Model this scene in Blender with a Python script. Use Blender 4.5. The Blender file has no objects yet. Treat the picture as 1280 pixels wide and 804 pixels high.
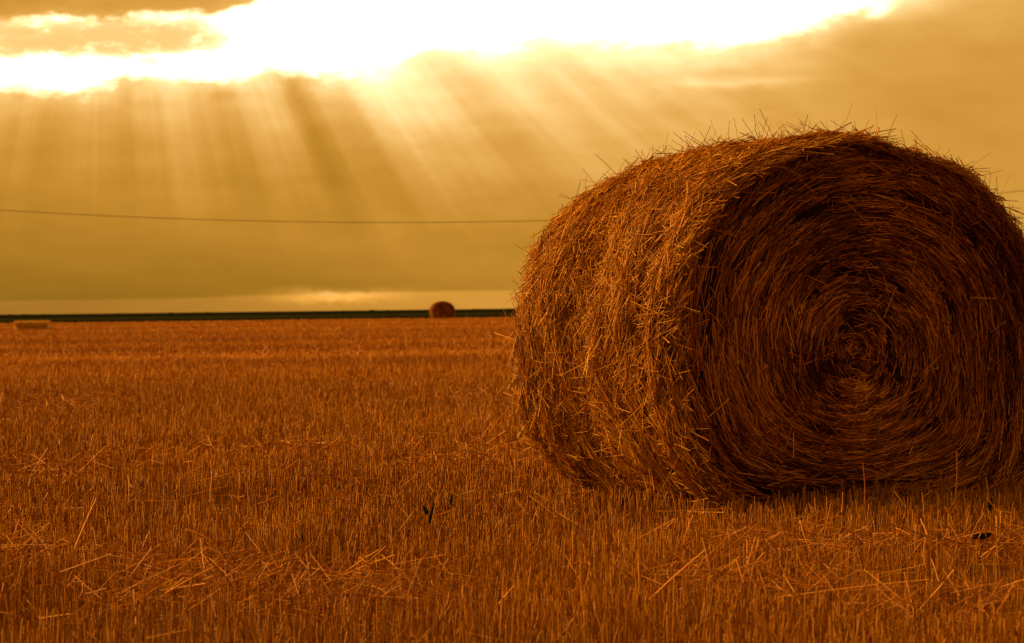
import bpy, math
import numpy as np

rng = np.random.default_rng(7)
C = bpy.context.scene.collection
SC = bpy.context.scene
F = 3200.0 / 1280.0            # focal length over picture width
CAM_H = 0.908
PI = math.pi

# ------------------------------------------------------------------ helpers
def ground_z(x, y):
    """height of the field: flat near the camera, a very gentle rise far off"""
    t = np.clip((np.asarray(y, float) - 60.0) / 160.0, 0, 1)
    return 0.05 * t * t * (3 - 2 * t)

def spot(px, dist):
    """x of a point that stands dist metres ahead"""
    return (px - 640.0) / 3200.0 * dist

def link(name, me, parent=None):
    o = bpy.data.objects.new(name, me)
    C.objects.link(o)
    if parent is not None:
        o.parent = parent
    return o

def empty(name, loc, rz=0.0):
    o = bpy.data.objects.new(name, None)
    o.empty_display_size = 0.2
    o.location = loc
    o.rotation_euler = (0, 0, rz)
    C.objects.link(o)
    return o

def tag(o, label=None, cat=None, group=None, kind=None):
    if label: o['label'] = label
    if cat: o['category'] = cat
    if group: o['group'] = group
    if kind: o['kind'] = kind
    return o

def mesh_from(name, V, Q, tint=None, mat=None, smooth=True):
    """V (n,3), Q (m,k) faces of k corners, tint: one value per face"""
    me = bpy.data.meshes.new(name)
    V = np.ascontiguousarray(V, dtype=np.float32)
    Q = np.ascontiguousarray(Q, dtype=np.int32)
    k = Q.shape[1]
    me.vertices.add(len(V)); me.vertices.foreach_set('co', V.ravel())
    me.loops.add(Q.size); me.loops.foreach_set('vertex_index', Q.ravel())
    me.polygons.add(len(Q))
    me.polygons.foreach_set('loop_start', np.arange(0, Q.size, k, dtype=np.int32))
    me.polygons.foreach_set('use_smooth', np.full(len(Q), smooth, dtype=bool))
    me.update(calc_edges=True)
    if tint is not None:
        a = me.attributes.new('tint', 'FLOAT', 'FACE')
        a.data.foreach_set('value', np.ascontiguousarray(tint, dtype=np.float32))
    if mat: me.materials.append(mat)
    return me

def unit(a):
    return a / np.maximum(np.linalg.norm(a, axis=-1, keepdims=True), 1e-9)

def tubes(P, R, tint, taper=0.75, sides=3):
    """many thin closed straws: P (N,K,3) centre lines, R (N,) radii -> V, Q, tint per face"""
    N, K, _ = P.shape
    D = unit(P[:, -1] - P[:, 0])
    ref = np.where(np.abs(D[:, 2:3]) > 0.8, np.array([[1.0, 0, 0]]), np.array([[0, 0, 1.0]]))
    A = unit(np.cross(D, ref)); B = np.cross(D, A)
    ph = rng.uniform(0, 2 * PI, N)
    w = 1.0 - (1 - taper) * np.linspace(0, 1, K)
    V = np.empty((N, K, sides, 3))
    for s in range(sides):
        a = ph + 2 * PI * s / sides
        off = np.cos(a)[:, None] * A + np.sin(a)[:, None] * B
        V[:, :, s, :] = P + off[:, None, :] * (R[:, None] * w[None, :])[:, :, None]
    base = (np.arange(N) * K * sides)[:, None, None]
    i = np.arange(K - 1)[None, :, None] * sides
    s = np.arange(sides)[None, None, :]
    s2 = (s + 1) % sides
    a = base + i + s; b = base + i + s2; c = base + i + sides + s2; d = base + i + sides + s
    Q = np.stack([a, b, c, d], -1).reshape(-1, 4)
    T = np.repeat(tint, (K - 1) * sides)
    return V.reshape(-1, 3), Q, T

def merge(parts):
    Vs, Qs, Ts, n = [], [], [], 0
    for V, Q, T in parts:
        Vs.append(V); Qs.append(Q + n); Ts.append(T); n += len(V)
    return np.concatenate(Vs), np.concatenate(Qs), np.concatenate(Ts)

class Waves:
    """smooth pseudo-noise in two coordinates, periodic in the first (an angle)"""
    def __init__(self, n, kmax, mmax, seed):
        r = np.random.default_rng(seed)
        self.k = r.integers(-kmax, kmax + 1, n); self.m = r.uniform(-mmax, mmax, n)
        self.p = r.uniform(0, 2 * PI, n); self.a = 1 / math.sqrt(n) * 1.4
    def __call__(self, u, v):
        out = 0
        for k, m, p in zip(self.k, self.m, self.p):
            out = out + np.sin(k * u + m * v + p)
        return out * self.a

# ------------------------------------------------------------------ node helper
class G:
    """tiny expression builder for shader node trees"""
    def __init__(self, nt): self.nt = nt
    def node(self, t, **kw):
        n = self.nt.nodes.new(t)
        for k, v in kw.items(): setattr(n, k, v)
        return n
    def put(self, sock, v):
        if isinstance(v, E): self.nt.links.new(v.s, sock)
        elif hasattr(v, 'is_output'): self.nt.links.new(v, sock)
        else: sock.default_value = v
    def math(self, op, *a, clamp=False):
        n = self.node('ShaderNodeMath', operation=op); n.use_clamp = clamp
        for i, v in enumerate(a): self.put(n.inputs[i], v)
        return E(self, n.outputs[0])
    def smooth(self, x, lo, hi, a=0.0, b=1.0):
        n = self.node('ShaderNodeMapRange', interpolation_type='SMOOTHSTEP')
        for i, v in enumerate((x, lo, hi, a, b)): self.put(n.inputs[i], v)
        return E(self, n.outputs[0])
    def gauss(self, x, c, w):
        d = (x - c) / w
        return self.math('EXPONENT', d * d * -0.5)
    def vec(self, x, y, z):
        n = self.node('ShaderNodeCombineXYZ')
        for i, v in enumerate((x, y, z)): self.put(n.inputs[i], v)
        return n.outputs[0]
    def noise(self, v, scale, detail=3.0, rough=0.5, dims='3D', w=None):
        n = self.node('ShaderNodeTexNoise', noise_dimensions=dims)
        if dims != '1D': self.put(n.inputs['Vector'], v)
        if dims in ('1D', '4D'): self.put(n.inputs['W'], w)
        n.inputs['Scale'].default_value = scale
        n.inputs['Detail'].default_value = detail
        n.inputs['Roughness'].default_value = rough
        return E(self, n.outputs[0])
    def curve(self, x, pts, lo, hi, vmax):
        """piecewise smooth curve through pts [(x, y)], x in lo..hi, y in 0..vmax"""
        n = self.node('ShaderNodeFloatCurve')
        cu = n.mapping.curves[0]
        def ang(a, b):      # flat offsets -> true azimuth and elevation
            t = math.atan(max(-1.2, min(1.2, (a - 640) / 3200)))
            return (a if abs(a - 640) > 900 else t * 3200 + 640), math.atan(b / 3200 * math.cos(t)) * 3200
        pts = [ang(a, b) for a, b in pts]
        q = [((a - lo) / (hi - lo), b / vmax) for a, b in pts]
        cu.points[0].location = q[0]; cu.points[1].location = q[-1]
        for a in q[1:-1]: cu.points.new(*a)
        n.mapping.update()
        self.put(n.inputs['Value'], (x - lo) / (hi - lo))
        return E(self, n.outputs[0]) * vmax
    def ramp(self, x, stops):
        n = self.node('ShaderNodeValToRGB')
        el = n.color_ramp.elements
        el[0].position, el[0].color = stops[0][0], (*stops[0][1], 1)
        el[1].position, el[1].color = stops[-1][0], (*stops[-1][1], 1)
        for p, c in stops[1:-1]:
            e = el.new(p); e.color = (*c, 1)
        self.put(n.inputs[0], x)
        return n.outputs[0]
    def mix(self, f, a, b, mode='MIX'):
        n = self.node('ShaderNodeMix', data_type='RGBA', blend_type=mode)
        self.put(n.inputs[0], f); self.put(n.inputs[6], a); self.put(n.inputs[7], b)
        return n.outputs[2]

class E:
    def __init__(self, g, s): self.g, self.s = g, s
    def __add__(self, o): return self.g.math('ADD', self, o)
    def __radd__(self, o): return self.g.math('ADD', o, self)
    def __sub__(self, o): return self.g.math('SUBTRACT', self, o)
    def __rsub__(self, o): return self.g.math('SUBTRACT', o, self)
    def __mul__(self, o): return self.g.math('MULTIPLY', self, o)
    def __rmul__(self, o): return self.g.math('MULTIPLY', o, self)
    def __truediv__(self, o): return self.g.math('DIVIDE', self, o)

def new_mat(name):
    m = bpy.data.materials.new(name); m.use_nodes = True
    m.node_tree.nodes.clear()
    return m, G(m.node_tree)

def straw_mat(name, stops, trans=0.22, rough=0.55, patch=None):
    m, g = new_mat(name)
    at = g.node('ShaderNodeAttribute', attribute_name='tint').outputs['Fac']
    tc = g.node('ShaderNodeTexCoord').outputs['Object']
    x = E(g, at)
    if patch:
        x = x + (g.noise(tc, patch, 2.0) - 0.5) * 0.5
    col = g.ramp(x, stops)
    bs = g.node('ShaderNodeBsdfPrincipled')
    g.put(bs.inputs['Base Color'], col)
    bs.inputs['Roughness'].default_value = rough
    bs.inputs['Specular IOR Level'].default_value = 0.12
    tr = g.node('ShaderNodeBsdfTranslucent'); g.put(tr.inputs['Color'], col)
    mx = g.node('ShaderNodeMixShader'); mx.inputs[0].default_value = trans
    g.nt.links.new(bs.outputs[0], mx.inputs[1]); g.nt.links.new(tr.outputs[0], mx.inputs[2])
    out = g.node('ShaderNodeOutputMaterial'); g.nt.links.new(mx.outputs[0], out.inputs[0])
    return m

def plain_mat(name, stops, scale=8.0, rough=0.8, stretch=(1, 1, 1), detail=5.0, bump=0.0):
    m, g = new_mat(name)
    tc = g.node('ShaderNodeTexCoord').outputs['Object']
    mp = g.node('ShaderNodeMapping'); g.put(mp.inputs[0], tc); mp.inputs['Scale'].default_value = stretch
    n = g.noise(mp.outputs[0], scale, detail, 0.6)
    bs = g.node('ShaderNodeBsdfPrincipled')
    g.put(bs.inputs['Base Color'], g.ramp(n, stops))
    bs.inputs['Roughness'].default_value = rough
    bs.inputs['Specular IOR Level'].default_value = 0.0
    if bump:
        b = g.node('ShaderNodeBump'); b.inputs['Strength'].default_value = bump
        g.put(b.inputs['Height'], n); g.nt.links.new(b.outputs[0], bs.inputs['Normal'])
    out = g.node('ShaderNodeOutputMaterial'); g.nt.links.new(bs.outputs[0], out.inputs[0])
    return m

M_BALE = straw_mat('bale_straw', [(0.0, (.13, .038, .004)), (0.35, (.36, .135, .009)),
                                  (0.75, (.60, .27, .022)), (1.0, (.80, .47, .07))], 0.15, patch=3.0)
M_FACE = straw_mat('end_straw', [(0.0, (.05, .013, .003)), (0.4, (.26, .076, .009)),
                                   (0.8, (.56, .21, .025)), (1.0, (.74, .36, .07))], 0.08, patch=3.0)  # straw of the flat ends, darker and redder than the side palette
M_STUB = straw_mat('stubble_straw', [(0.0, (.14, .046, .003)), (0.4, (.32, .128, .005)),
                                     (0.8, (.46, .195, .010)), (1.0, (.62, .32, .03))], 0.25, patch=0.9)
M_LOOSE = straw_mat('loose_straw', [(0.0, (.24, .075, .012)), (0.5, (.44, .165, .024)),
                                    (1.0, (.66, .31, .06))], 0.2)
M_PALE = straw_mat('pale_straw', [(0.0, (.40, .18, .03)), (1.0, (.80, .50, .14))], 0.35)
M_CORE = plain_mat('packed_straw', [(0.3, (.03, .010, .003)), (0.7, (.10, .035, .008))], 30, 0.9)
M_GREEN = plain_mat('crop_green', [(0.3, (.006, .007, .003)), (0.7, (.015, .016, .007))], 0.02, 0.95, (.25, 1, 1))
M_WEED = plain_mat('weed_leaf', [(0.3, (.010, .012, .006)), (0.7, (.025, .03, .012))], 20, 0.6)
M_WIRE = plain_mat('wire_sheath', [(0.3, (.03, .02, .012)), (0.7, (.06, .04, .025))], 3, 0.7)

# ------------------------------------------------------------------ the bale
BW, BZ = 0.963, 0.80           # half width, height of the widest line
BT, BB = 0.80, 0.80            # half heights above and below it
BL = 1.28                      # length

def outline(ph):
    c, s = np.cos(ph), np.sin(ph)
    up = s >= 0
    n = np.where(up, np.where(c > 0, 1.95, 2.08), np.where(c > 0, 6.0, 3.1))
    b = np.where(up, BT, BB)
    r = (np.abs(c / BW) ** n + np.abs(s / b) ** n) ** (-1 / n)
    return r * c, r * s

w_low = Waves(14, 3, 3.0, 1)
w_mid = Waves(24, 9, 16.0, 2)
w_fine = Waves(30, 46, 60.0, 3)
w_rope = Waves(20, 4, 34.0, 4)

def side_bump(ph, s):
    b = 0.012 * w_low(ph, s) + 0.011 * w_mid(ph, s) + 0.007 * w_rope(ph, s) + 0.006 * w_fine(ph, s)
    b = b + 0.035 * np.exp(-((s - BL * 0.9) / 0.25) ** 2) * np.exp(-((np.mod(ph, 2 * PI) - 3.05) / 0.4) ** 2)
    left_low = 0.5 + 0.5 * np.cos(ph - PI * 1.12)
    b = b - 0.15 * np.exp(-((s - 0.22) / 0.055) ** 2) * left_low ** 2 * (0.75 + 0.35 * np.sin(3.1 * ph + 0.5))
    b = b - 0.03 * np.exp(-((s - 0.75) / 0.10) ** 2) * left_low
    b = b + 0.040 * np.exp(-((s - 0.10) / 0.06) ** 2) * left_low
    b = b - 0.015 * np.clip(1 - s / 0.03, 0, 1) ** 2 - 0.05 * np.clip(1 - (BL - s) / 0.06, 0, 1) ** 2
    return b

def side_pt(ph, s, extra=0.0):
    x, z = outline(ph)
    r = np.hypot(x, z)
    k = 1 + (side_bump(ph, s) + extra) / r
    zz = z * k + BZ
    return np.stack([x * k, s - BL / 2, np.maximum(zz, 0.0)], -1)

w_f1 = Waves(26, 3, 30.0, 11)
w_f2 = Waves(34, 9, 90.0, 12)
def face_depth(r, ph):
    d = 0.011 * w_f1(ph, r) + 0.010 * w_f2(ph, r)
    d = d + 0.03 * (1 - r ** 2)                    # the end bulges a little
    d = d - 0.008 * np.exp(-(r / 0.09) ** 2)        # small hollow at the coil's heart
    return d

def face_pt(r, ph, extra=0.0, sign=-1):
    x, z = outline(ph)
    k = 1 - 0.012
    w = np.clip(r, 0, 1) ** 1.5        # coils turn rounder towards the heart
    x = x * w + 0.86 * np.cos(ph) * (1 - w); z = z * w + 0.80 * np.sin(ph) * (1 - w)
    cz = -0.125 * (1 - r); cx = -0.06 * (1 - r)
    y = (BL / 2 + face_depth(r, ph) + extra - 0.04) * sign
    return np.stack([x * r * k + cx, y, np.maximum(z * r * k + cz + BZ, 0.0)], -1)

def grid_faces(nu, nv, wrap):
    i = np.arange(nu if wrap else nu - 1)[:, None]; j = np.arange(nv - 1)[None, :]
    i2 = (i + 1) % nu
    return np.stack([i * nv + j + 0 * i, i2 * nv + j, i2 * nv + j + 1, i * nv + j + 1], -1).reshape(-1, 4)

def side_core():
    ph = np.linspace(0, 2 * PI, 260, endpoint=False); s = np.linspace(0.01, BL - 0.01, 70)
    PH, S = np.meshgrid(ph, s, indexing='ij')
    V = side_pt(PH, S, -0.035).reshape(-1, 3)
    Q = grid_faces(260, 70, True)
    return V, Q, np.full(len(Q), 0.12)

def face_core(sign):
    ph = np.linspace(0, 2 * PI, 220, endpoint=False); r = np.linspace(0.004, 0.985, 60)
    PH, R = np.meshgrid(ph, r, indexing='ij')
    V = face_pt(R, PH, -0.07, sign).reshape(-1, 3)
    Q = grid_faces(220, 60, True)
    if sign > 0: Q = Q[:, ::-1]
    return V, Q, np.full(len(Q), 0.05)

def side_straws(N, fly=False):
    # even spread along the outline
    t = np.linspace(0, 2 * PI, 2001); x, z = outline(t)
    arc = np.concatenate([[0], np.cumsum(np.hypot(np.diff(x), np.diff(z)))])
    ph = np.interp(rng.uniform(0, arc[-1], N), arc, t)
    s = rng.uniform(-0.015, BL + 0.015, N)
    if not fly:
        gr = np.exp(-((s - 0.22) / 0.06) ** 2) * np.clip(0.35 + 0.65 * np.cos(ph - PI * 1.15), 0, 1) * (0.95 + 0.3 * w_mid(ph, s * 0.4))
        keep = rng.uniform(0, 1, N) > 0.85 * np.clip(gr, 0, 1)
        ph, s = ph[keep], s[keep]; N = len(ph)
        # open pockets low on the side, where the straw has pulled apart
        pk = w_low(ph * 2, s * 4) * 0.5 + w_mid(ph, s) * 0.5
        keep = rng.uniform(0, 1, N) > np.clip((pk - 0.55) * 1.6, 0, 0.8) * (np.sin(ph) < 0.1)
        ph, s = ph[keep], s[keep]; N = len(ph)
    if fly:
        # stray ends stand up mostly on the upper half
        keep = rng.uniform(0, 1, N) < np.where(np.sin(ph) > -0.1, 1.0, 0.25)
        ph, s = ph[keep], s[keep]; N = len(ph)
    e = 1e-3
    P0 = side_pt(ph, np.clip(s, 0, BL)); 
    T = unit(side_pt(ph + e, np.clip(s, 0, BL)) - side_pt(ph - e, np.clip(s, 0, BL)))
    Y = np.tile(np.array([[0, 1.0, 0]]), (N, 1))
    Nn = unit(np.cross(T, Y)); 
    # outward normal
    ctr = P0.copy(); ctr[:, 1] = 0; ctr[:, 2] -= BZ
    sg = np.sign(np.sum(Nn * (ctr * np.array([1, 0, 1])), -1, keepdims=True)); Nn = Nn * sg
    P0[:, 1] = s - BL / 2
    sd = np.where(rng.uniform(0, 1, N) < 0.62, 0.30, 1.0)
    # strands drift together in locks
    lock = 0.35 * w_mid(ph, s * 1.5)
    ang = rng.normal(0, 1, N) * sd + lock
    flip = rng.choice([-1, 1], N)
    d = (np.cos(ang)[:, None] * T + np.sin(ang)[:, None] * Y) * flip[:, None]
    L = rng.uniform(0.08, 0.27, N) * np.where(rng.uniform(0, 1, N) < 0.12, 1.6, 1.0)
    K = 4
    tt = np.linspace(-0.5, 0.5, K)
    lift0 = rng.normal(0.0, 0.008, N)
    slope = rng.normal(0, 0.10, N)
    if fly:
        L = rng.uniform(0.05, 0.19, N) * rng.uniform(0.7, 1.25, N)
        slope = np.abs(rng.normal(0.42, 0.40, N))
        tt = np.linspace(0, 1, K)
        lift0 = np.full(N, -0.01)
    curl = rng.normal(0, 0.22 if fly else 0.13, N)
    side = np.cross(d, Nn)
    P = np.empty((N, K, 3))
    circ = np.abs(np.cos(ang))
    for i, u in enumerate(tt):
        l = (u * L)
        drop = 0 if fly else -(l ** 2) / (2 * 0.82) * circ ** 2
        h = lift0 + np.sin(slope) * l + drop
        c = np.cos(slope) if fly else 1.0
        P[:, i] = P0 + d * (l * c)[:, None] + Nn * h[:, None] + side * (curl * (u * u) * L)[:, None]
    P[..., 2] = np.maximum(P[..., 2], 0.01)
    R = rng.uniform(0.0012, 0.0027, N)
    if fly: R = rng.uniform(0.0010, 0.0019, N)
    tint = np.clip(rng.beta(1.7, 1.7, N) + rng.normal(0, .05, N), 0, 1)
    return tubes(P, R, tint)

def lip_straws(N, sign=-1):
    """ragged straws folded over the rim between the round side and the flat end"""
    ph = rng.uniform(0, 2 * PI, N)
    s0 = rng.uniform(0.0, 0.10, N)
    if sign > 0: s0 = BL - s0
    P0 = side_pt(ph, s0, rng.uniform(-0.02, 0.02, N))
    e = 1e-3
    T = unit(side_pt(ph + e, s0) - side_pt(ph - e, s0))
    rad = np.stack([np.cos(ph), 0 * ph, np.sin(ph)], -1)
    Y = np.array([[0, 1.0, 0]]) * sign
    ang = rng.normal(0, 0.55, N)
    flip = rng.choice([-1, 1], N)
    d = unit(T * (np.cos(ang) * flip)[:, None] + Y * (0.25 * np.sin(ang))[:, None] - rad * (0.35 * np.abs(np.sin(ang)))[:, None])
    L = rng.uniform(0.06, 0.2, N)
    tt = np.linspace(0, 1, 4)
    P = P0[:, None, :] + d[:, None, :] * (tt[None, :, None] * L[:, None, None])
    P = P - rad[:, None, :] * ((tt ** 2)[None, :, None] * (L ** 2)[:, None, None] * rng.uniform(.4, 1.6, N)[:, None, None])
    P[..., 2] = np.maximum(P[..., 2], 0.01)
    return tubes(P, rng.uniform(0.0013, 0.0025, N), rng.beta(2.2, 2.4, N))

def face_straws(N, sign=-1, stray=False):
    r = np.sqrt(rng.uniform(0.0, 1.0, N)) * 1.0
    ph = rng.uniform(0, 2 * PI, N)
    if not stray:
        # straws gather in coils with gaps between them
        w = w_f1(ph, r) * 0.6 + w_f2(ph, r) * 0.6
        keep = rng.uniform(0, 1, N) < np.clip(0.72 + 0.38 * w, 0.1, 1)
        r, ph = r[keep], ph[keep]; N = len(r)
    L = rng.uniform(0.045, 0.17, N) * np.clip(0.35 + r, 0.35, 1.0)
    pitch = np.radians(rng.normal(4, 6.0, N))
    if stray:
        pitch = rng.uniform(-1.4, 1.4, N); L = rng.uniform(0.06, 0.2, N)
    if not stray:
        messy = np.exp(-(r / 0.10) ** 2)
        pitch = pitch + messy * rng.normal(0, 0.9, N)
    K = 5
    tt = np.linspace(-0.5, 0.5, K)
    P = np.empty((N, K, 3))
    lift = rng.normal(0.0, 0.011, N) + (0.012 if stray else 0)
    tilt = rng.normal(0, 0.045, N) if not stray else rng.uniform(-.2, .2, N)
    Rm = 0.85
    r0 = np.maximum(r, 0.02)
    cx, cz = outline(ph)
    loc = np.hypot(cx, cz)
    dphi = L * np.cos(pitch) / (r0 * loc + 0.03)
    dr = -L * np.sin(pitch) / Rm
    dmid = face_depth(r, ph)
    for i, u in enumerate(tt):
        pr = np.clip(r + dr * u, 0.0, 1.03); pp = ph + dphi * u
        if stray:
            # straight: chord between the ends
            pr0 = face_pt(r, ph, lift, sign)
            tx = unit(face_pt(r, ph + 1e-3, lift, sign) - pr0); rx = unit(face_pt(r + 1e-3, ph, lift, sign) - pr0)
            P[:, i] = pr0 + (tx * np.cos(pitch)[:, None] + rx * np.sin(pitch)[:, None]) * (u * L)[:, None]
            P[:, i, 1] = (pr0[:, 1] + sign * (tilt * u * L))
        else:
            # half follow the hollows, half bridge them
            q = face_pt(pr, pp, 0.0, sign)
            fd = face_depth(pr, pp)
            q[:, 1] += sign * (0.5 * (dmid - fd) + lift + tilt * u * L)
            P[:, i] = q
    if not stray:
        # straws are stiff: mostly straight chords with a slight bow, some kinked
        st = P[:, :1] + (P[:, -1:] - P[:, :1]) * np.linspace(0, 1, K)[None, :, None]
        bow = rng.uniform(0.0, 0.6, N)[:, None, None]
        P = st + (P - st) * bow
        kink = (rng.uniform(0, 1, N) < 0.12)[:, None] * rng.normal(0, .012, (N, 3))
        P[:, 2] += kink
    P[..., 2] = np.maximum(P[..., 2], 0.01)
    R = rng.uniform(0.0015, 0.0030, N)
    tint = np.clip(rng.beta(1.2, 1.4, N) * 1.0 + 0.12 * w_low(ph, r * 3), 0, 1)
    return tubes(P, R, tint)

AX = math.radians(29)
front = np.array([spot(1082, 10.85), 10.85])
axis = np.array([-math.sin(AX), math.cos(AX)])
bc = front + axis * BL / 2
bale = empty('round_straw_bale', (bc[0], bc[1], -0.005), AX)
tag(bale, 'huge shaggy round bale of golden straw in the stubble, coiled end facing out',
    'straw bale', 'round straw bales left in the field')
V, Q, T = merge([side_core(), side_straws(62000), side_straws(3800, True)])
side = link('curved_side', mesh_from('curved_side', V, Q, T, M_BALE), bale)
tag(side, 'shaggy tangled curved side of the bale')
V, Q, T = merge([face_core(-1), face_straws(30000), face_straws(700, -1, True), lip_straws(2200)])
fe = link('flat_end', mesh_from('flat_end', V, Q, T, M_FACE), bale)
tag(fe, 'flat end with straw coiled tightly round its heart')
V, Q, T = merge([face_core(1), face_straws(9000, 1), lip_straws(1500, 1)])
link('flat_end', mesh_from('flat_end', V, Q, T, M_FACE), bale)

# the far one: the same kind of bale
far = bale.copy(); C.objects.link(far)
fd = 218.0
far.location = (spot(553, fd), fd, float(ground_z(0, fd)) - 0.12)
far.rotation_euler = (0, 0, math.radians(12))
far.scale = (1.0, 1.0, 1.0)
far['label'] = 'tiny distant round straw bale on the horizon at the edge of the field'
for ch in list(bale.children):
    c = ch.copy(); C.objects.link(c); c.parent = far

# low pale bale far left: long rounded block, its end darker
def low_bale():
    d = 132.0
    o = empty('low_straw_bale', (spot(41, d), d, float(ground_z(0, d))), math.radians(4))
    tag(o, 'low pale oblong straw bale half sunk in the field near the far left edge', 'straw bale')
    hl, hw, h = 0.92, 0.80, 0.50
    na, ns = 48, 26
    a = np.linspace(0, PI, na)
    s = np.linspace(-1, 1, ns)
    A, S = np.meshgrid(a, s, indexing='ij')
    end = (1 - np.abs(S) ** 7 * np.where(S > 0, 0.45, 0.2))
    wob = 1 + 0.03 * np.sin(5 * A + 3 * S) + 0.02 * np.sin(11 * S + 2)
    x = S * hl
    y = np.sign(np.cos(A)) * np.abs(np.cos(A)) ** 0.8 * hw * end
    z = np.abs(np.sin(A)) ** 0.7 * h * end * wob
    V = np.stack([x, y, z], -1).reshape(-1, 3)
    Q = grid_faces(na, ns, False)
    N = 5000
    ai, si = rng.uniform(0, PI, N), rng.uniform(-.97, .93, N)
    P0 = np.stack([si * hl, np.sign(np.cos(ai)) * np.abs(np.cos(ai)) ** 0.6 * hw, np.abs(np.sin(ai)) ** 0.55 * h], -1)
    d3 = unit(rng.normal(0, 1, (N, 3)) * np.array([1, .7, .5]))
    L = rng.uniform(.06, .2, N)
    P = P0[:, None] + d3[:, None] * (np.linspace(-.5, .5, 3)[None, :, None] * L[:, None, None])
    st = tubes(P, np.full(N, .006), rng.uniform(.3, 1, N))
    V2, Q2, T2 = merge([(V, Q, np.full(len(Q), 0.95)), st])
    link('body', mesh_from('body', V2, Q2, T2, M_PALE), o)
    for sgn in (-1, 1):
        rr = np.linspace(0.02, 1, 8)
        A, R = np.meshgrid(np.linspace(0, PI, na), rr, indexing='ij')
        x = (hl + 0.012 + 0.03 * (1 - R ** 2)) * sgn
        y = np.sign(np.cos(A)) * np.abs(np.cos(A)) ** 0.6 * hw * np.where(sgn > 0, .56, .80) * R
        z = np.abs(np.sin(A)) ** 0.55 * h * np.where(sgn > 0, .56, .80) * R
        V = np.stack([x, y, z], -1).reshape(-1, 3)
        Q = grid_faces(na, 8, False)
        if sgn > 0: Q = Q[:, ::-1]
        e = link('end_face', mesh_from('end_face', V, Q, np.full(len(Q), .3), M_FACE), o)
low_bale()

# ------------------------------------------------------------------ ground
def ground():
    ys = np.concatenate([np.linspace(-40, 60, 40), np.linspace(62, 232, 60)])
    xs = np.concatenate([-np.geomspace(300, 8, 22), np.linspace(-6, 6, 13), np.geomspace(8, 300, 22)])
    # the outer ring takes the sheet to the horizon
    ys = np.concatenate([[-6000, -600], ys, [400, 900, 2500, 9000]])
    xs = np.concatenate([[-9000, -2500], xs, [2500, 9000]])
    X, Y = np.meshgrid(xs, ys, indexing='ij')
    Z = ground_z(X, Y)
    V = np.stack([X, Y, Z], -1).reshape(-1, 3)
    nu, nv = len(xs), len(ys)
    Q = grid_faces(nu, nv, False)
    m, g = new_mat('field_soil_and_straw')
    tc = g.node('ShaderNodeTexCoord').outputs['Object']
    sp = g.node('ShaderNodeSeparateXYZ'); g.put(sp.inputs[0], tc)
    x, y = E(g, sp.outputs[0]), E(g, sp.outputs[1])
    big = g.noise(g.vec(x * 0.18, y * 0.5, 0.0), 0.35, 4.0)
    band = g.noise(g.vec(x * 0.05, y * 0.6 + x * 0.04, 3.0), 0.5, 2.0)
    fine = g.noise(tc, 55.0, 4.0, 0.7)
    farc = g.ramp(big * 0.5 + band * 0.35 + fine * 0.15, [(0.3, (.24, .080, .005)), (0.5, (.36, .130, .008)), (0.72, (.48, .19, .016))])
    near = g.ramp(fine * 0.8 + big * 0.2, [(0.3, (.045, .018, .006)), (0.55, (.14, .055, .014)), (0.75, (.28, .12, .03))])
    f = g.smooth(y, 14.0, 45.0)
    bs = g.node('ShaderNodeBsdfPrincipled')
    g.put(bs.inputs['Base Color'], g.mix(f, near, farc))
    bs.inputs['Roughness'].default_value = 0.9; bs.inputs['Specular IOR Level'].default_value = 0.05
    b = g.node('ShaderNodeBump'); b.inputs['Strength'].default_value = 0.6; b.inputs['Distance'].default_value = 0.03
    g.put(b.inputs['Height'], fine); g.nt.links.new(b.outputs[0], bs.inputs['Normal'])
    out = g.node('ShaderNodeOutputMaterial'); g.nt.links.new(bs.outputs[0], out.inputs[0])
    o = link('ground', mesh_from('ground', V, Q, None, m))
    tag(o, 'harvested golden stubble field stretching to a flat horizon', kind='structure')
ground()

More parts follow.
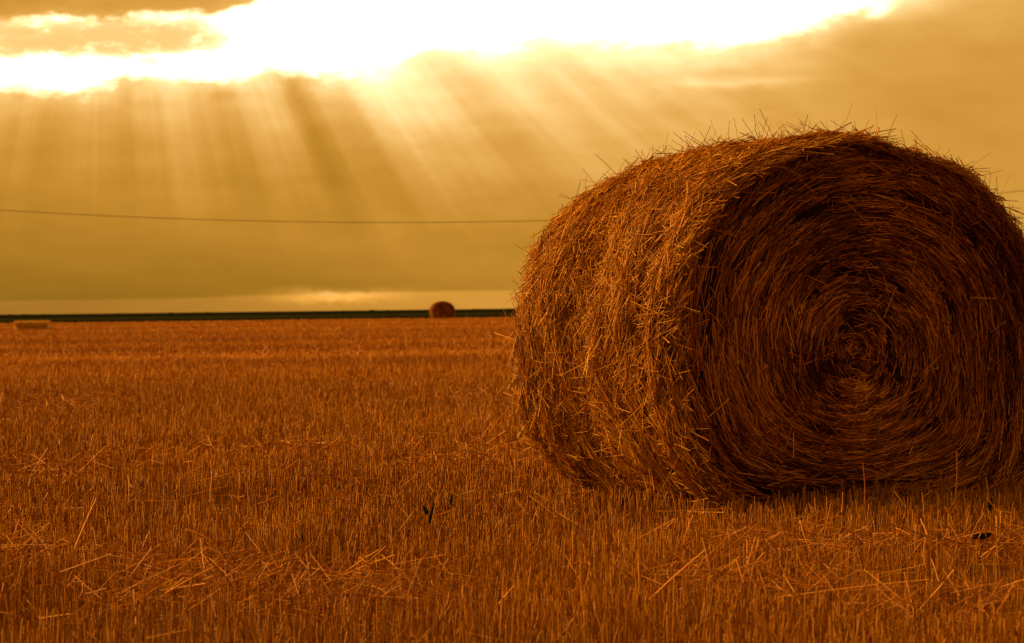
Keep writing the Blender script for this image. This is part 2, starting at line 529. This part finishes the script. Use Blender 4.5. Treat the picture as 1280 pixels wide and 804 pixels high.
def far_field():
    xs = np.array([-6000, -2500, -1000, -400, -150, -60, 0, 60, 150, 400, 1000, 2500, 6000.0])
    ys = np.array([224.0, 240, 300, 500, 1000, 2500, 8000])
    X, Y = np.meshgrid(xs, ys, indexing='ij')
    edge = np.where(Y == 224.0, 6.0 * np.sin(X / 170.0), 0)
    Z = np.full_like(X, 0.10); Z[:, 0] = 0.02
    V = np.stack([X, Y + edge * 0.2, Z], -1).reshape(-1, 3)
    o = link('far_field', mesh_from('far_field', V, grid_faces(len(xs), len(ys), False), None, M_GREEN))
    tag(o, 'dark green field along the horizon beyond the stubble', kind='structure')
    # pale verge strip inside the dark field
    m = plain_mat('verge_grass', [(0.35, (.012, .015, .008)), (0.65, (.032, .034, .02))], 0.05, 0.95, (.3, 1, 1))
    ys2 = np.array([330.0, 470.0])
    xs2 = np.linspace(-900, 900, 61)
    X, Y = np.meshgrid(xs2, ys2, indexing='ij')
    Y = Y + 12 * np.sin(X / 37.0) + 8 * np.sin(X / 11.0 + 1)
    V = np.stack([X, Y, np.full_like(X, 0.106)], -1).reshape(-1, 3)
    o = link('verge_strip', mesh_from('verge_strip', V, grid_faces(61, 2, False), None, m))
    tag(o, 'paler grassy strip across the dark far field', kind='structure')
    # low far-off hedge: one dark mass closing the horizon
    N = 2600
    x = rng.uniform(-1500, 1500, N); y = 1500 + rng.normal(0, 6, N)
    z = 0.15 + rng.uniform(0, 0.75, N) * (0.7 + 0.3 * np.sin(x / 90.0))
    dx = unit(rng.normal(0, 1, (N, 3)) * np.array([1, 1, .02]))
    P = np.stack([x, y, z], -1)[:, None] + dx[:, None] * (np.linspace(-.5, .5, 3)[None, :, None] * 9.0)
    V, Q, T = tubes(P, rng.uniform(.2, .35, N), np.zeros(N), 0.6, 5)
    o = link('far_hedge', mesh_from('far_hedge', V, Q, None, M_GREEN))
    tag(o, 'thin dark far-off hedge on the horizon', kind='stuff')
far_field()

# ------------------------------------------------------------------ stubble
PATCH = []   # (x, y, rx, ry) places where loose straw lies over the stubble
for px, py, rx, ry in [(170, 745, .35, .30), (470, 750, .40, .28), (330, 735, .30, .22), (240, 715, .22, .2), (60, 700, .3, .2),
                       (1000, 760, .30, .3), (880, 745, .2, .2), (1080, 700, .25, .2), (1245, 700, .25, .25),
                       (340, 560, .5, .5), (70, 580, .5, .6), (560, 575, .5, .5), (640, 555, .4, .5), (620, 490, .7, 1.2),
                       (60, 490, .8, 1.2), (620, 420, 6, 4.0), (150, 425, 7, 5), (400, 745, .25, .25), (950, 700, .2, .2), (1180, 790, .3, .2)]:
    d = CAM_H * 3200 / (py - 388 + 22)
    PATCH.append((spot(px, d), d, rx, ry))

def patch_at(x, y):
    v = np.zeros_like(x)
    for a, b, rx, ry in PATCH:
        v = np.maximum(v, np.exp(-((x - a) / rx) ** 2 - ((y - b) / ry) ** 2))
    return v

def in_bale(x, y, grow=0.0):
    dx, dy = x - bc[0], y - bc[1]
    u = dx * math.cos(AX) + dy * math.sin(AX); v = -dx * math.sin(AX) + dy * math.cos(AX)
    return (np.abs(u) < 0.70 + grow) & (np.abs(v) < BL / 2 - 0.02 + grow)

hgt = Waves(30, 3, 3, 21)
def field_noise(x, y, s, seed):
    r = np.random.default_rng(seed); out = 0
    for _ in range(14):
        a = r.uniform(0, 2 * PI); k = r.uniform(.5, 2.0) / s; p = r.uniform(0, 2 * PI)
        out = out + np.sin(k * (np.cos(a) * x * 0.6 + np.sin(a) * y * 1.6) + p)
    return out / math.sqrt(14) * 1.2

def stubble():
    parts = []
    def scatter(d0, d1, n, power, half):
        # distance picked so that the density falls off as 1/d^power
        u = rng.uniform(0, 1, n)
        q = 2 - power
        d = ((d0 ** q) + u * (d1 ** q - d0 ** q)) ** (1 / q)
        x = rng.uniform(-1, 1, n) * (half * d + 0.9)
        return x, d
    specs = [(3.2, 7.0, 22000, 0.0), (7.0, 12.5, 47000, 0.35), (12.5, 30, 95000, 1.5), (30, 223, 170000, 1.75)]
    for d0, d1, n, pw in specs:
        x, y = scatter(d0, d1, n, pw, 0.27)
        # drill rows, running a little across the view
        rowdir = math.radians(64)
        if d1 < 13:
            c, s = math.cos(rowdir), math.sin(rowdir)
            q = -s * x + c * y
            q2 = np.round(q / 0.13) * 0.13 + rng.normal(0, 0.022, n)
            mv = rng.uniform(0, 1, n) < 0.6
            dq = np.where(mv, q2 - q, 0)
            x = x - s * dq; y = y + c * dq
        pa = patch_at(x, y)
        keep = ~in_bale(x, y) & (rng.uniform(0, 1, n) > pa * 0.55)
        fn = field_noise(x, y, 0.35, 31)
        keep &= (rng.uniform(0, 1, n) < 0.80 + 0.45 * fn) | (y > 14)
        x, y, pa, fn = x[keep], y[keep], pa[keep], fn[keep]
        n = len(x)
        near_b = in_bale(x, y, 0.10)
        fb = field_noise(x, y, 2.2, 32)
        H = rng.normal(0.126, 0.021, n) * (1 + 0.10 * fb + 0.08 * fn)
        H *= np.where(rng.uniform(0, 1, n) < 0.02, 1.5, 1.0)
        H *= 1 - 0.45 * pa
        H = np.clip(H, 0.03, 0.27)
        lean = np.abs(rng.normal(0, 0.13, n)); lean = np.where(rng.uniform(0, 1, n) < 0.10, rng.uniform(.3, 1.0, n), lean)
        lean = np.where(near_b, lean * 1.5 + 0.1, lean)
        az = rng.uniform(0, 2 * PI, n)
        K = 3 if d1 < 31 else 2
        P = np.empty((n, K, 3)); z0 = ground_z(x, y)
        for i, u in enumerate(np.linspace(0, 1, K)):
            l = np.sin(lean * (0.6 + 0.5 * u)) * H * u
            P[:, i, 0] = x + np.cos(az) * l; P[:, i, 1] = y + np.sin(az) * l
            P[:, i, 2] = z0 - 0.005 + np.cos(lean) * H * u
        R = np.clip(np.where(y < 13, .00022 * y, .00286 + (y - 13) * .00013), 0.0018, 0.020) * rng.uniform(0.7, 1.5, n)
        tint = rng.beta(2.3, 2.6, n) * 0.85 + 0.10 + 0.07 * fb
        far_band = field_noise(x * 0.15, y * 0.5, 3.0, 33) * np.clip((y - 12) / 30, 0, 1)
        ff = np.clip((y - 7) / 22, 0, 1)
        tint = tint * (1 - 0.62 * ff) + 0.40 * ff + 0.20 * far_band
        parts.append(tubes(P, R, np.clip(tint, 0, 1), 0.9))
        # leaf sheaths and broken blades among the near stalks
        if d1 < 13:
            m = n // 4
            i0 = rng.integers(0, n, m)
            az2 = rng.uniform(0, 2 * PI, m); L = rng.uniform(.03, .11, m)
            st = P[i0, 0] + (P[i0, -1] - P[i0, 0]) * rng.uniform(.15, .8, m)[:, None]
            P2 = np.empty((m, 3, 3))
            for i, u in enumerate((0, .5, 1)):
                P2[:, i] = st
                P2[:, i, 0] += np.cos(az2) * L * u * .5; P2[:, i, 1] += np.sin(az2) * L * u * .5
                P2[:, i, 2] += L * (u * .8 - u * u * rng.uniform(.2, 1.1, m))
            P2[..., 2] = np.maximum(P2[..., 2], .004)
            parts.append(tubes(P2, rng.uniform(.0012, .0028, m), rng.uniform(.1, .8, m), 0.4))
    V, Q, T = merge(parts)
    o = link('stubble', mesh_from('stubble', V, Q, T, M_STUB))
    tag(o, 'short upright golden straw stubble covering the whole field', kind='stuff')
stubble()

def loose_straw():
    parts = []
    # a thin scatter everywhere near, thick in the patches
    n = 3200
    y = np.sqrt(rng.uniform(3.5 ** 2, 16 ** 2, n)); x = rng.uniform(-1, 1, n) * (0.26 * y + .8)
    z = rng.uniform(0.005, 0.13, n)
    L = rng.uniform(.05, .22, n)
    X, Y, Z, LL = [x], [y], [z], [L]
    for a, b, rx, ry in PATCH:
        far_ = b > 18
        m = int(115 if not far_ else 160)
        X.append(a + rng.normal(0, rx * .6, m)); Y.append(b + rng.normal(0, ry * .6, m))
        Z.append(rng.uniform(0.01, 0.15, m)); LL.append(rng.uniform(.06, .27, m))
    x, y, z, L = map(np.concatenate, (X, Y, Z, LL)); n = len(x)
    k = ~in_bale(x, y, .05); x, y, z, L = x[k], y[k], z[k], L[k]; n = len(x)
    az = rng.uniform(0, 2 * PI, n); el = rng.normal(0, .42, n)
    d = np.stack([np.cos(az) * np.cos(el), np.sin(az) * np.cos(el), np.sin(el)], -1)
    side = np.stack([-np.sin(az), np.cos(az), 0 * az], -1)
    bend = rng.normal(0, .08, n)
    P = np.empty((n, 4, 3)); P0 = np.stack([x, y, z + ground_z(x, y)], -1)
    for i, u in enumerate(np.linspace(-.5, .5, 4)):
        P[:, i] = P0 + d * (u * L)[:, None] + side * (bend * u * u * L)[:, None]
    P[..., 2] = np.maximum(P[..., 2], .004 + ground_z(x, y)[:, None])
    R = np.clip(y * .00023, .0015, .012) * rng.uniform(.7, 1.25, n)
    parts.append(tubes(P, R, rng.beta(2, 2, n)))
    # a few long single straws lying across the stubble tops
    longs = [(805, 752, 880, 690), (965, 748, 1160, 728), (1168, 728, 1163, 702), (90, 690, 116, 625), (195, 705, 255, 700),
             (205, 742, 262, 712), (425, 720, 490, 697), (230, 662, 262, 680), (335, 705, 372, 700), (620, 755, 640, 735),
             (1020, 727, 1060, 700), (1230, 665, 1280, 685), (1255, 668, 1280, 662), (900, 665, 925, 715), (940, 700, 965, 720),
             (930, 676, 932, 712), (935, 712, 953, 694), (430, 715, 470, 690), (0, 710, 20, 700)]
    Ps, Rs = [], []
    for x0, y0, x1, y1 in longs:
        dd = CAM_H * 3200 / (max(y0, y1) - 388 + 45)
        hz = lambda X: 388 - 0.0122 * (X - 640) - 1
        def w(X, Yp): return np.array([spot(X, dd), dd, CAM_H - (Yp - hz(X)) / 3200 * dd])
        a, b = w(x0, y0), w(x1, y1)
        sl = np.array([0, (a[2] - b[2]) * 0.5, 0])
        a[1] -= .03; b[1] += .03
        Ps.append(np.stack([a, a * .67 + b * .33 + [0, 0, .003], a * .33 + b * .67 + [0, 0, .003], b])); Rs.append(.0029)
    parts.append(tubes(np.array(Ps), np.array(Rs), np.full(len(Rs), .95)))
    V, Q, T = merge(parts)
    o = link('loose_straw', mesh_from('loose_straw', V, Q, T, M_LOOSE))
    tag(o, 'loose broken straws lying in tangled patches on the stubble', kind='stuff')
loose_straw()

# ------------------------------------------------------------------ tall stalks left standing
def tall_stalk(px, d, h, lean, label):
    n = 7
    z0 = float(ground_z(0, d))
    u = np.linspace(0, 1, n)
    P = np.stack([lean * h * u + .012 * np.sin(u * 3), 0 * u, h * u], -1)[None]
    V, Q, T = tubes(P, np.array([.0034]), np.array([.55]), .5, 6)
    # knots where the leaf sheaths sat
    pr = []
    for k in (.3, .62):
        c = np.array([lean * h * k + .012 * math.sin(k * 3), 0, h * k])
        pr.append(tubes(np.stack([c - [0, 0, .01], c, c + [0, 0, .008]])[None], np.array([.0048]), np.array([.3]), .6, 6))
    # one dry leaf
    a = 0.35 * h
    pr.append(tubes(np.array([[[lean * a, 0, a], [lean * a + .03, 0, a + .05], [lean * a + .07, .01, a + .04]]]), np.array([.003]), np.array([.7]), .2))
    V, Q, T = merge([(V, Q, T)] + pr)
    o = link('tall_stalk', mesh_from('tall_stalk', V, Q, T, M_LOOSE))
    o.location = (spot(px, d), d, z0)
    tag(o, label, 'stalk', 'tall single stalks standing above the stubble')
tall_stalk(1074, 10.0, .29, .02, 'tall upright dry stalk in front of the middle of the big bale end')
tall_stalk(1184, 10.0, .33, .09, 'taller slightly leaning dry stalk in front of the lower right of the big bale end')
tall_stalk(1231, 10.1, .22, -.02, 'short dark dry stalk furthest right before the big bale')
tall_stalk(97, 13.0, .33, -.16, 'thin dark leaning stalk standing alone in the stubble on the left')

# ------------------------------------------------------------------ dark weeds
def weed(px, d, leaves, label):
    """leaves: (azimuth deg, lean, length, width, base height)"""
    root = empty('dark_weed', (spot(px, d), d, 0.0))
    tag(root, label, 'weed', 'small dark weeds in the stubble')
    H = max(b for *_, b in leaves)
    P = np.array([[[0, 0, -.01], [.003, 0, H * .5], [0, 0, H + .01]]])
    V, Q, T = tubes(P, np.array([.003]), np.array([0.]), .7, 5)
    link('stem', mesh_from('stem', V, Q, None, M_WEED), root)
    for azd, lean, L, W, b in leaves:
        n = 9
        u = np.linspace(0, 1, n)
        az = math.radians(azd)
        c = np.stack([np.cos(az) * np.sin(lean) * L * u, np.sin(az) * np.sin(lean) * L * u, b + np.cos(lean) * L * u - .15 * L * u * u * lean], -1)
        wid = W * np.sin(PI * np.clip(u * .93 + .05, 0, 1)) ** .8
        sd = np.array([-math.sin(az), math.cos(az), 0]) if abs(math.cos(az)) < .5 else np.array([math.cos(lean), .3, -math.sin(lean) * math.copysign(1, math.cos(az))])
        sd = sd / np.linalg.norm(sd)
        nn = np.array([0, -1.0, 0.15])
        rows = [c - sd * wid[:, None], c + nn * .004, c + sd * wid[:, None], c - nn * .003]
        V = np.stack(rows, 1).reshape(-1, 3)
        Q = []
        for i in range(n - 1):
            for k in range(4):
                Q.append([i * 4 + k, i * 4 + (k + 1) % 4, i * 4 + 4 + (k + 1) % 4, i * 4 + 4 + k])
        link('leaf', mesh_from('leaf', V, np.array(Q), None, M_WEED), root)
weed(535, 9.6, [(178, .45, .068, .0085, .118), (5, .22, .075, .0075, .115), (200, .12, .045, .006, .085), (20, .3, .04, .006, .06)],
     'dark weed with two leaves spread in a V, left of the big bale')
weed(559, 10.4, [(10, .3, .05, .006, .11), (185, .5, .04, .005, .07)], 'small dark weed sprig just behind and right of the V shaped weed')
weed(374, 9.2, [(0, .15, .06, .006, .07), (180, .35, .05, .005, .06)], 'dark weed low in the stubble of the left middle foreground')
weed(1233, 9.7, [(10, .2, .065, .010, .11), (190, .25, .05, .008, .08)], 'broad leaved dark weed under the right part of the big bale')
weed(1223, 8.9, [(0, .9, .05, .012, .085), (180, .9, .05, .012, .085), (270, .6, .04, .012, .08)], 'squat dark weed at the right beside pale loose straws')

# ------------------------------------------------------------------ overhead wire
def wire():
    d = 160.0
    half = 35.0; sag = 0.00128
    zmin = CAM_H + 108.5 / 3200 * d
    cx0 = spot(590, d)
    root = None
    xs = []
    for k in range(-3, 4):
        c = cx0 + k * 2 * half
        t = np.linspace(-half, half, 41)[:-1]
        xs += [(c + a, zmin + sag * a * a) for a in t]
    P = np.array([[x, d, z] for x, z in xs])
    n = len(P); R = 0.019; S = 6
    V = np.empty((n, S, 3))
    for s in range(S):
        V[:, s] = P; V[:, s, 1] += R * math.cos(2 * PI * s / S); V[:, s, 2] += R * math.sin(2 * PI * s / S)
    i = np.arange(n - 1)[:, None] * S; s = np.arange(S)[None]; s2 = (s + 1) % S
    Q = np.stack([i + s, i + s2, i + S + s2, i + S + s], -1).reshape(-1, 4)
    o = link('overhead_wire', mesh_from('overhead_wire', V.reshape(-1, 3), Q, None, M_WIRE))
    tag(o, 'single thin sagging overhead wire crossing the sky behind the bale', 'wire')
    m = plain_mat('weathered_pole_wood', [(0.3, (.05, .035, .022)), (0.7, (.12, .085, .055))], 3, 0.9, (4, 4, .4))
    top = zmin + sag * half * half
    for sg, lab in ((-1, 'weathered wooden pole carrying the wire, just beyond the left edge'),
                    (1, 'weathered wooden pole carrying the wire, far behind the big bale beyond the right edge')):
        p = empty('utility_pole', (cx0 + sg * half, d + .16, 0.0))
        tag(p, lab, 'pole', 'poles of the overhead wire')
        V, Q, T = tubes(np.array([[[0, 0, -.3], [0, 0, top * .5], [0, 0, top + .25]]]), np.array([.13]), np.array([0.]), .7, 12)
        link('pole', mesh_from('pole', V, Q, None, m), p)
        V, Q, T = tubes(np.array([[[0, -.05, top - .12], [0, -.16, top - .12], [0, -.16, top - .02]]]), np.array([.03]), np.array([0.]), .9, 8)
        link('insulator', mesh_from('insulator', V, Q, None, M_WIRE), p)
wire()

# ------------------------------------------------------------------ sky
def sky():
    w = bpy.data.worlds.new('World'); SC.world = w; w.use_nodes = True
    nt = w.node_tree; nt.nodes.clear(); g = G(nt)
    d = g.node('ShaderNodeTexCoord').outputs['Generated']
    sp = g.node('ShaderNodeSeparateXYZ'); g.put(sp.inputs[0], d)
    x, y, z = (E(g, s) for s in sp.outputs)
    az = g.math('ARCTAN2', x, y)                 # radians to the right of north
    el = g.math('ARCSINE', z)
    # work in units of 1/3200 radian: A measured from 640 at north, H above the horizon
    A = az * 3200.0 + 640.0
    H = el * 3200.0
    # --- cloud deck body
    fray = g.noise(g.vec(A / 26.0, H / 12.0, 21.0), 1.0, 5.0, 0.65)
    big = g.noise(g.vec(A / 420.0, H / 110.0, 0.0), 1.0, 4.0, 0.5)
    wisp = g.noise(g.vec(A / 150.0, H / 38.0, 4.0), 1.0, 5.0, 0.55)
    puff = g.noise(g.vec(A / 70.0, H / 42.0, 9.0), 1.0, 6.0, 0.6)
    Gc = g.gauss(A, 700.0, 330.0)
    body = 0.23 + H * 0.00130 + Gc * 0.17 + g.gauss(A, 60.0, 330.0) * 0.03
    body = g.math('MINIMUM', body, 0.95)
    body = body - g.gauss(A, 1330.0, 260.0) * g.smooth(H, 120.0, 320.0) * 0.20
    body = body * (1.0 + (big - 0.5) * 0.60 + (wisp - 0.5) * 0.30 + (puff - 0.5) * 0.12)
    # --- the bright break in the clouds: its lower edge by azimuth
    edge = g.curve(A + (puff - 0.5) * 26.0, [(-1400, 240), (-700, 262), (-300, 275), (0, 290), (60, 289), (130, 295), (200, 301), (290, 298), (345, 315),
                       (400, 306), (480, 310), (550, 338), (620, 335), (700, 348), (800, 340), (870, 336), (940, 338),
                       (1000, 352), (1060, 372), (1100, 388), (1200, 412), (1500, 440), (2600, 560)], -1400, 2600, 600.0)
    Hw = H + (puff - 0.5) * 56.0 + (fray - 0.5) * 16.0
    dlow = edge - Hw                              # >0 below the edge
    inside = g.smooth(dlow, 20.0, -18.0)
    # small hole at the right
    hole = g.gauss(A + (H - 365.0) * -0.9 + (puff - .5) * 30.0, 1104.0, 9.0) * g.gauss(H + (puff - .5) * 22.0, 362.0, 6.0)
    halo = g.gauss(A, 1105.0, 42.0) * g.gauss(H, 384.0, 20.0)
    # upper dark cloud in the top left, and the deck above
    edge2 = g.curve(A + (puff - 0.5) * 30.0, [(-1400, 330), (-500, 350), (0, 362), (60, 369), (130, 364), (190, 371), (250, 369), (300, 374), (335, 388), (360, 410),
                        (500, 470), (900, 520), (1300, 500), (2600, 620)], -1400, 2600, 700.0)
    dup = (H + (puff - 0.5) * 30.0 + (fray - 0.5) * 12.0) - edge2       # >0 above
    above = g.smooth(dup, -7.0, 9.0)
    # wisp inside the break
    mid = g.gauss(H + (wisp - .5) * 40.0 + (fray - .5) * 12.0, 338.0, 14.0) * g.smooth(A, 345.0, 190.0) * g.smooth(fray, 0.2, 0.62, 0.25, 1.1)
    # --- glow that spills below the edge
    dl = g.math('MAXIMUM', dlow, 0.0)
    glow = g.math('EXPONENT', dl / -16.0) * (0.50 + Gc * 0.4) + g.math('EXPONENT', dl / -75.0) * (0.22 + g.gauss(A, 690.0, 230.0) * 0.30)
    # --- shafts of light fanning out from the hidden sun
    phi = g.math('ARCTAN2', A - 150.0, 800.0 - H)
    sh1 = g.noise(None, 7.0, 1.5, 0.55, '1D', phi + 3.37)
    sh2 = g.noise(None, 24.0, 2.0, 0.6, '1D', phi + 0.2)
    fade = g.smooth(H, 5.0, 230.0) * g.smooth(phi, 1.25, 0.85, 0.35, 1.0)
    shafts = ((sh1 - 0.5) * 1.0 + (sh2 - 0.5) * 0.42) * fade
    # two broad beams right of the middle, a thin one at left
    H2 = g.smooth(H, 90.0, 300.0)
    beams = g.gauss(phi, 0.345, 0.022) * 0.16 + g.gauss(phi, 0.60, 0.05) * 0.26 + g.gauss(phi, 0.76, 0.022) * 0.18 + g.gauss(phi, 0.07, 0.03) * 0.10 \
        + g.gauss(phi, 0.93, 0.03) * 0.12 - g.gauss(phi, 0.44, 0.05) * 0.16 - g.gauss(phi, 0.25, 0.04) * 0.06
    body = body * (1.0 + shafts * 0.72 + beams * 1.15 * H2)
    # --- light strip under the cloud base
    base_h = 17.0 + (big - .5) * 10.0 + g.gauss(A, 560.0, 260.0) * 5.0
    strip = g.smooth(H - base_h, 2.0, -2.5)
    body = body + strip * (0.09 + g.gauss(A, 560.0, 210.0) * 0.13)
    spotc = g.gauss(A + (puff - .5) * 60.0, 420.0, 50.0) * g.gauss(H + (puff - .5) * 22.0 + (fray - .5) * 14.0, 17.0, 5.0)
    body = body + spotc * 0.50
    # faint bright flecks in mid cloud at right
    fleck = g.gauss(A, 930.0, 60.0) * g.gauss(H + (wisp - .5) * 26.0, 277.0, 4.0)
    body = body + fleck * 0.22
    B = body + glow
    Bgap = 0.98 + 5.0 * g.math('EXPONENT', mid * -6.0)
    B = B * (1.0 - inside) + inside * Bgap + hole * 1.6 + halo * 0.55
    upper = 0.58 + (wisp - .5) * 0.5 + g.math('EXPONENT', g.math('MAXIMUM', dup, 0.0) / -10.0) * 0.35 + g.smooth(A, 100.0, 330.0) * 0.12
    B = B * (1.0 - above) + upper * above
    # --- the rest of the sky: dull thick cloud away from the break
    c0 = (math.sin(math.radians(-28)) * math.cos(math.radians(12)), math.cos(math.radians(-28)) * math.cos(math.radians(12)), math.sin(math.radians(12)))
    dot = x * c0[0] + y * c0[1] + z * c0[2]
    front_w = g.smooth(dot, 0.05, 0.93)
    dull = SKY_DULL + front_w * 0.35
    away = g.smooth(dot, 0.60, 0.90)
    B = B * away + dull * (1.0 - away)
    # unseen patch of glow added at the left to light the bale's curved side
    Bl = g.gauss(az, -1.30, 0.36) * g.gauss(el, 0.38, 0.18) * LEFT_FILL
    B = g.math('MAXIMUM', B, 0.03)
    # colour follows brightness: olive gold, amber, cream
    tint = g.ramp(g.math('MULTIPLY', B, 0.4), [(0.0, (1.0, .475, .05)), (0.12, (1.0, .465, .036)), (0.22, (1.0, .455, .05)), (0.32, (1.0, .53, .12)),
                                (0.46, (1.0, .68, .28)), (0.7, (1.0, .76, .40)), (1.0, (1.0, .76, .40))])
    tint = g.mix(strip * 0.85, tint, (1.0, .44, .055, 1))
    bg1 = g.node('ShaderNodeBackground'); g.put(bg1.inputs[0], tint); g.put(bg1.inputs[1], B)
    bg3 = g.node('ShaderNodeBackground'); bg3.inputs[0].default_value = (1.0, .50, .085, 1); g.put(bg3.inputs[1], Bl)
    ad0 = g.node('ShaderNodeAddShader'); nt.links.new(bg1.outputs[0], ad0.inputs[0]); nt.links.new(bg3.outputs[0], ad0.inputs[1])
    # thin clear-air light behind the clouds
    st = g.node('ShaderNodeTexSky', sky_type='NISHITA'); st.sun_disc = False
    st.sun_elevation = SUN_EL; st.sun_rotation = SUN_AZ
    st.dust_density = 5.0; st.ozone_density = 0.5
    col = g.mix(1.0, st.outputs[0], (.10, .045, .006, 1), 'MULTIPLY')
    bg2 = g.node('ShaderNodeBackground'); g.put(bg2.inputs[0], col); bg2.inputs[1].default_value = 0.05
    add = g.node('ShaderNodeAddShader'); nt.links.new(ad0.outputs[0], add.inputs[0]); nt.links.new(bg2.outputs[0], add.inputs[1])
    cl = add
    out = g.node('ShaderNodeOutputWorld'); nt.links.new(cl.outputs[0], out.inputs[0])
    w.cycles.sampling_method = 'MANUAL'; w.cycles.sample_map_resolution = 2048

SUN_EL = math.radians(21)
SUN_AZ = math.radians(-56)        # to the left of straight ahead
SKY_DULL, LEFT_FILL = 0.58, 11.5
sky()
sun = bpy.data.lights.new('sun', 'SUN'); sun.energy = 4.6; sun.angle = math.radians(14); sun.color = (1.0, .54, .12)
so = bpy.data.objects.new('sun', sun); C.objects.link(so)
from mathutils import Vector, Matrix
dirv = Vector((math.sin(SUN_AZ) * math.cos(SUN_EL), math.cos(SUN_AZ) * math.cos(SUN_EL), math.sin(SUN_EL)))
so.rotation_euler = dirv.to_track_quat('Z', 'Y').to_euler()
so.location = dirv * 50

# ------------------------------------------------------------------ camera
cam = bpy.data.cameras.new('camera'); co = bpy.data.objects.new('camera', cam); C.objects.link(co)
cam.sensor_width = 36; cam.lens = 36 * F
cam.clip_start = 0.1; cam.clip_end = 20000
pitch = math.atan(16.5 / 3200)
roll = math.radians(-0.70)
Mx = Matrix.Rotation(math.radians(90) - pitch, 4, 'X') @ Matrix.Rotation(roll, 4, 'Z')
co.matrix_world = Matrix.Translation((0, 0, CAM_H)) @ Mx
cam.dof.use_dof = True; cam.dof.focus_distance = 10.6; cam.dof.aperture_fstop = 8
SC.camera = co

SC.render.engine = 'CYCLES'
SC.cycles.max_bounces = 6
SC.cycles.use_denoising = True
SC.view_settings.view_transform = 'Standard'
SC.view_settings.look = 'None'
SC.view_settings.exposure = 0.0
SC.view_settings.gamma = 1.0
